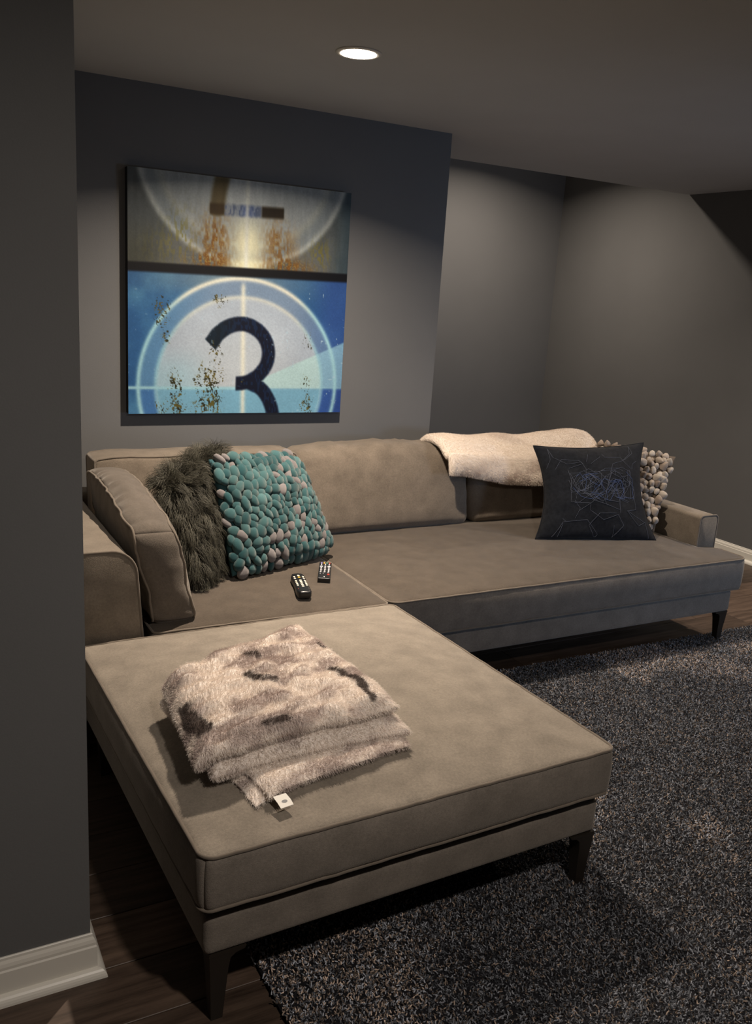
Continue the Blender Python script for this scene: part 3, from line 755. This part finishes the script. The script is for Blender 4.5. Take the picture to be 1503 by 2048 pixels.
# ------------------------------------------------------------------ fur throws
def fur_on(o, N, length, colfn, rng, lean=(0, 0, 0), r0=.00055, r1=.0002, K=4, jitter=.35, var=.12):
    P, n = scatter(o, N, rng); L = length*rng.uniform(.6, 1.15, N)
    d = n + np.array(lean) + rng.normal(0, jitter, (N, 3)); d /= np.linalg.norm(d, axis=1)[:, None]
    pts = np.zeros((N, K, 3)); pts[:, 0] = P
    for k in range(1, K):
        d = d + rng.normal(0, jitter*.4, (N, 3)) + np.array((0, 0, -.14)); d /= np.linalg.norm(d, axis=1)[:, None]
        pts[:, k] = pts[:, k-1] + d*(L/(K-1))[:, None]
    pts[:, :, 2] = np.maximum(pts[:, :, 2], P[:, None, 2] - .012)
    c = colfn(P)*rng.uniform(1 - var, 1 + var, (N, 1))
    return strands('fur', pts, M['hair_throw'], o, c, r0, r1)
CREAM, MAUVE, DARK = np.array((.88, .80, .73)), np.array((.44, .355, .325)), np.array((.060, .042, .036))
def throw_col(P):
    Q = np.stack([P[:, 0]*11 + P[:, 1]*6, P[:, 1]*23 - P[:, 0]*8, P[:, 2]*14], 1)
    a = sstep(.40, .66, fbm(Q, 41, 3))[:, None]; c = CREAM*(1 - a*.78) + MAUVE*a*.78
    w = 0
    q = (fbm(P*30, 44) - .5)*.026
    for x, y, x2, y2, r in ((.648, -1.950, .668, -1.985, .017), (.668, -1.985, .695, -1.995, .012), (.445, -2.00, .462, -2.10, .026), (.462, -2.10, .470, -2.14, .020), (.872, -1.975, .896, -2.05, .013), (.896, -2.05, .905, -2.11, .013), (.905, -2.11, .890, -2.170, .013),
                            (.905, -1.83, .945, -1.935, .007), (.690, -1.822, .712, -1.838, .013), (.60, -2.19, .66, -2.19, .006)):
        ab = np.array((x2 - x, y2 - y)); t = np.clip(((P[:, 0] - x)*ab[0] + (P[:, 1] - y)*ab[1])/(ab@ab), 0, 1)
        w = np.maximum(w, 1 - sstep(r*.8, r*1.15, np.hypot(P[:, 0] - x - t*ab[0], P[:, 1] - y - t*ab[1]) + q))
    w = (w*(P[:, 2] > .535))[:, None] if np.ndim(w) else w
    return c*(1 - w*.9) + DARK*w*.9
def slab(quad, th, seed, droop, n=(46, 40, 8), lump=.013):
    """thick soft sheet spanned by L, B, R, F corner points (top surface)"""
    Lc, Bc, Rc, Fc = [np.array(p, float) for p in quad]
    P, F = lattice(*n); Q = warp(P); a, b = (Q[:, 0] + 1)/2, (Q[:, 1] + 1)/2       # a: left -> right, b: front -> back
    # round the rim
    e = np.clip(np.maximum(np.abs(Q[:, 0]), np.abs(Q[:, 1])), 0, 1)
    w = Q[:, 2]; ins = .035*(w*w)
    a = .5 + (a - .5)*(1 - ins); b = .5 + (b - .5)*(1 - ins)
    # wavy outline
    a = a + .012*(fbm(np.stack([b*5, b*0, b*0 + seed], 1), seed) - .5)*2*np.abs(Q[:, 0])
    b = b + .020*(fbm(np.stack([a*5, a*0 + 3, a*0 + seed], 1), seed + 1) - .5)*2*np.abs(Q[:, 1])
    C = Fc*((1-a)*(1-b))[:, None] + Rc*(a*(1-b))[:, None] + Bc*(a*b)[:, None] + Lc*((1-a)*b)[:, None]
    rim = 1 - np.clip(np.minimum(1 - np.abs(Q[:, 0]), 1 - np.abs(Q[:, 1]))/.10, 0, 1)
    z = C[:, 2] - th/2 + w*th/2*np.sqrt(np.clip(1 - rim**2*.75, 0, 1))
    q = np.stack([C[:, 0]*20 + C[:, 1]*9, C[:, 1]*36 - C[:, 0]*10, C[:, 0]*0 + seed], 1)
    z = z + lump*(vnoise(q, seed + 3) - .5)*2*(w > 0)*(1 - rim*.4) + droop(a, b)
    return np.stack([C[:, 0], C[:, 1], z], 1), F
def folded_throw():
    no = lambda a, b: 0*a
    A, FA = slab([(.450, -1.840, .572), (.915, -1.650, .568), (.960, -2.195, .566), (.425, -2.228, .572)], .046, 51, lambda a, b: -.018*np.exp(-(a/.06)**2) - .008*(1 - b))
    B, FB = slab([(.440, -1.86, .527), (.915, -1.70, .52), (.972, -2.240, .518), (.462, -2.235, .522)], .042, 52, lambda a, b: -.008*sstep(.2, 0, b), lump=.006)
    Cc, FC = slab([(.475, -1.90, .489), (.915, -1.75, .488), (.960, -2.268, .487), (.560, -2.330, .487)], .018, 53, lambda a, b: -.004*(1 - b), lump=.005)
    D, FD = slab([(.462, -1.90, .468), (.905, -1.75, .468), (.925, -2.215, .468), (.530, -2.334, .468)], .016, 54, lambda a, b: -.001*(1 - b), lump=.002)
    V = []; F = []
    for P, f in ((A, FA), (B, FB), (Cc, FC), (D, FD)):
        o = len(V); V += list(P); F += [[i + o for i in q] for q in f]
    V = np.array(V)
    u, v = np.clip((V[:, 0] - .95)/.573, -1, 1), np.clip((V[:, 1] + 1.85)/.59, -1, 1)
    V[:, 2] += .044*((1 - np.abs(u)**3.4)*(1 - np.abs(v)**3.4) - .42)      # lies on the domed ottoman top
    t = mesh('folded_throw', V, F, M['throw']); vcol(t, throw_col(V)*.95)
    tag(t, 'cream and brown faux-fur throw folded in layers on the ottoman', 'blanket')
    fur_on(t, 300000, .0095, throw_col, np.random.default_rng(61), lean=(.30, -.75, .0), r0=.00034, r1=.00012, jitter=.20, var=.05)
    g = bmesh.new()
    for i, (x, y, z) in enumerate(((.566, -2.338, .474), (.598, -2.334, .474), (.603, -2.352, .468), (.604, -2.366, .463), (.572, -2.371, .463), (.570, -2.356, .468))): g.verts.new((x, y, z))
    g.verts.ensure_lookup_table(); v = g.verts; g.faces.new((v[0], v[1], v[2], v[5])); g.faces.new((v[5], v[2], v[3], v[4]))
    r = bmesh.ops.extrude_face_region(g, geom=g.faces[:]); bmesh.ops.translate(g, vec=(0, 0, .0012), verts=[e for e in r['geom'] if isinstance(e, bmesh.types.BMVert)])
    k = bmobj('care_tag', g, M['tag'], t); k['label'] = 'small white care tag with a grey mark'
    V2 = [(.587 + .007*math.cos(a) , -2.3545 + .0035*math.sin(a), .4697 + .0035*math.sin(a)*.36) for a in np.linspace(0, 6.283, 12, endpoint=False)]
    mesh('tag_mark', V2, [list(range(12))], M['tag_print'], k)
folded_throw()

def draped_throw():
    # cross-section over the right back cushion, swept along the sofa
    xs = np.linspace(2.225, 3.215, 70); K = 46; V = []; F = []
    for i, x in enumerate(xs):
        t = (x - xs[0])/(xs[-1] - xs[0])
        hem = .728 - .062*sstep(0, .5, t) - .02*t
        top = .872 + .020*math.exp(-((t - .90)/.09)**2) + .005*math.sin(t*19) + .004*math.sin(t*7 + 1)
        left = sstep(.10, 0, t)*.02
        path = [(-.13, .70), (-.135, .78), (-.15, top - .035), (-.19, top - .008), (-.24, top), (-.30, top - .004), (-.345, top - .025), (-.385, top - .062), (-.412, (top + hem)/2 + .02), (-.428, hem + .05), (-.434, hem)]
        path = np.array(path); d = np.concatenate([[0], np.cumsum(np.linalg.norm(np.diff(path, axis=0), axis=1))]); d /= d[-1]
        c = np.linspace(0, 1, K//2)
        py, pz = np.interp(c, d, path[:, 0]), np.interp(c, d, path[:, 1])
        ty, tz = np.gradient(py), np.gradient(pz); l = np.hypot(ty, tz); ny, nz = tz/l, -ty/l
        sgn = 1.0
        ny, nz = -(-ty*0 + tz/l)*0 + (tz/l), -(ty/l)
        th = .017*np.sqrt(np.clip(1 - ((c - .5)*2)**8, 0, 1)) + .003
        edge = min(1, min(t, 1 - t)/.025); th = th*math.sqrt(max(.02, 1 - (1 - edge)**2))
        xx = x
        for s in (1, -1):
            for k in (range(K//2) if s > 0 else range(K//2 - 1, -1, -1)):
                V.append((xx + .02*(1 - t)*(c[k] - .5), py[k] + s*ny[k]*th[k], pz[k] + s*nz[k]*th[k]))
    n = K
    for i in range(len(xs) - 1):
        for k in range(n):
            l = (k + 1) % n; F.append((i*n + k, (i+1)*n + k, (i+1)*n + l, i*n + l))
    F.append(list(range(n))); F.append([(len(xs) - 1)*n + k for k in range(n)][::-1])
    V = np.array(V)
    V[:, 1] += -.010*(fbm(V*np.array([11, 5, 11]), 71) - .35); V[:, 2] += .010*(fbm(V*np.array([9, 9, 4]), 73) - .5)
    bm = bmesh.new(); vs = [bm.verts.new(v) for v in V]
    for f in F: bm.faces.new([vs[i] for i in f])
    t = bmobj('draped_throw', bm, M['throw'], None, True)
    def col(P):
        a = sstep(.45, .75, fbm(P*np.array([6, 9, 12]), 81, 4))[:, None]
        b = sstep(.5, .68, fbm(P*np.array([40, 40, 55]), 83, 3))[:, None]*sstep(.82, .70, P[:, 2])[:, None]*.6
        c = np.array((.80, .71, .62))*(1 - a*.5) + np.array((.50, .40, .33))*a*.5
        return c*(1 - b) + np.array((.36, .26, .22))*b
    vcol(t, col(V)*.95)
    tag(t, 'cream plush throw draped over the right back cushion', 'blanket')
    fur_on(t, 150000, .007, col, np.random.default_rng(67), lean=(.3, -.3, -.5), r0=.0004, r1=.00015, jitter=.25, var=.08)
draped_throw()

# ------------------------------------------------------------------ remotes
def remote(name, label, c, ang, L, Wd, Hh, waist, taper):
    root = tag(empty(name, c), label, 'remote control'); root.rotation_euler = (0, 0, ang)
    P, F = rbox((Wd/2, L/2, Hh/2), min(Hh*.42, .008) if waist else .0025, (10, 24, 6))
    k = P[:, 1]/(L/2)
    if waist:
        s = 1 - .10*np.exp(-((k - .05)/.35)**2) - .10*np.clip(np.abs(k) - .75, 0, 1)**1.0*2 ; P[:, 0] *= s
        P[:, 0] *= 1 - .25*np.clip(np.abs(k) - .8, 0, 1)*4*np.abs(P[:, 0])/(Wd/2)
        P[:, 2] += np.where(P[:, 2] > 0, .004*(1 - (P[:, 0]/(Wd/2))**2), .0)
    P[:, 2] += Hh/2
    mesh('body', P, F, M['black'], root)
    return root
def button(root, x, y, z, sx, sy, m, round_=True, name='button'):
    h = .0025
    if round_:
        n = 12; V = [(x + sx*math.cos(a), y + sy*math.sin(a), z) for a in np.linspace(0, 6.2832, n, endpoint=False)] + [(x + sx*.85*math.cos(a), y + sy*.85*math.sin(a), z + h) for a in np.linspace(0, 6.2832, n, endpoint=False)]
        F = [(i, (i+1) % n, n + (i+1) % n, n + i) for i in range(n)] + [[n + i for i in range(n)]]
    else:
        V = [(x + a*sx, y + b*sy, z + c) for c in (0, h*.5) for a, b in ((-1, -1), (1, -1), (1, 1), (-1, 1))]
        F = [(0, 1, 5, 4), (1, 2, 6, 5), (2, 3, 7, 6), (3, 0, 4, 7), (4, 5, 6, 7)]
    mesh(name, V, F, M[m], root, smooth=False)
def remotes():
    r = remote('remote_control', 'black waisted remote with rows of cream round buttons on the seat', (1.195, -1.045, .4605), math.radians(-15), .215, .056, .026, True, 0)
    z = .0275
    for row, y in enumerate((.066, .046)):
        for cx, x in enumerate((-.016, 0, .016)):
            m = 'button_amber' if (row == 1 and cx == 1) else 'button'; button(r, x, y + (.008 if cx == 1 else 0), z + (.001 if cx == 1 else -.001), .0058, .0068, m)
    for row, y in enumerate((.018, .001, -.016, -.033, -.050)):
        for cx, x in enumerate((-.016, 0, .016)):
            if row == 4 and cx != 1: continue
            button(r, x, y, z + (.001 if cx == 1 else -.001), .0058, .0066, 'button')
    button(r, -.014, -.068, z - .002, .0085, .006, 'button_red'); button(r, .004, -.070, z - .001, .0025, .0025, 'button_white'); button(r, .017, -.066, z - .002, .0036, .0045, 'button_white')
    button(r, 0, .090, z - .002, .016, .0022, 'tag_print', False, 'maker_mark')
    r = remote('remote_control', 'flat black remote with tiny white key legends beside the teal pillow', (1.360, -.905, .4600), math.radians(-27), .205, .050, .018, False, 0)
    z = .0181
    for x, m in ((-.016, 'button_blue'), (-.005, 'button_amber'), (.006, 'button_green'), (.017, 'button_red')): button(r, x, .088, z, .0038, .0055, m)
    for x in (-.0155, 0, .0155):
        button(r, x, .072, z, .0028, .004, 'button_white'); button(r, x, .060 if x else .064, z, .0022, .003, 'button_white')
        button(r, x, .044 if x else .046, z, .0062 if x else .0035, .0045, 'button_white', False)
        for k in range(7): button(r, x + (.0008 if k % 2 else -.0008), .030 - k*.0098, z, .0022 + .0014*(k % 3 == 0), .0028, 'button_white', False)
    button(r, .0155, -.058, z, .0055, .005, 'button_red'); button(r, -.0165, -.052, z, .002, .002, 'button_white'); button(r, -.005, -.048, z, .002, .002, 'button_white')
    button(r, 0, -.088, z, .0028, .0035, 'button_white')
remotes()

# ------------------------------------------------------------------ rug
def rug():
    x0, x1, y0, y1 = .555, 4.25, -4.10, -1.125
    o = box('shag_rug', (x0, y0, .0005), (x1, y1, .014), M['rug_base'], None, .004, 1)
    tag(o, 'charcoal grey shag rug under the ottoman', 'rug')
    rng = np.random.default_rng(91); N = 430000
    P = np.stack([rng.uniform(x0, x1, N), rng.uniform(y0, y1, N), np.full(N, .012)], 1)
    P[:, :2] += (rng.random((N, 2)) - .5)*.01
    K = 4; L = rng.uniform(.007, .014, N)
    lean = np.stack([fbm(P*6, 3) - .5, fbm(P*6, 13) - .5, P[:, 2]*0], 1)*1.6
    d = np.array([0, 0, .8]) + lean + np.concatenate([rng.normal(0, .50, (N, 2)), np.zeros((N, 1))], 1)
    ex = np.minimum.reduce([P[:, 0] - x0, x1 - P[:, 0], P[:, 1] - y0, y1 - P[:, 1]])
    d /= np.linalg.norm(d, axis=1)[:, None]
    pts = np.zeros((N, K, 3)); pts[:, 0] = P
    for k in range(1, K):
        d = d + np.concatenate([rng.normal(0, .45, (N, 2)), np.full((N, 1), -.03)], 1); d /= np.linalg.norm(d, axis=1)[:, None]
        pts[:, k] = pts[:, k-1] + d*(L/(K-1))[:, None]
    pts[:, :, 2] = np.maximum(pts[:, :, 2], .003)
    a = rng.random(N)**2.4; c = np.array((.040, .043, .050))*(1 - a)[:, None] + np.array((.38, .40, .45))*a[:, None]
    pale = sstep(.52, .72, fbm(P*3.0, 17, 4))[:, None]
    c = c*(.75 + .8*pale)
    br = (rng.random(N) < .22 + .3*pale[:, 0])[:, None]; c = np.where(br, c*np.array((1.35, 1.0, .72)), c)
    strands('pile', pts, M['pile'], o, c, .0017, .0014)
rug()
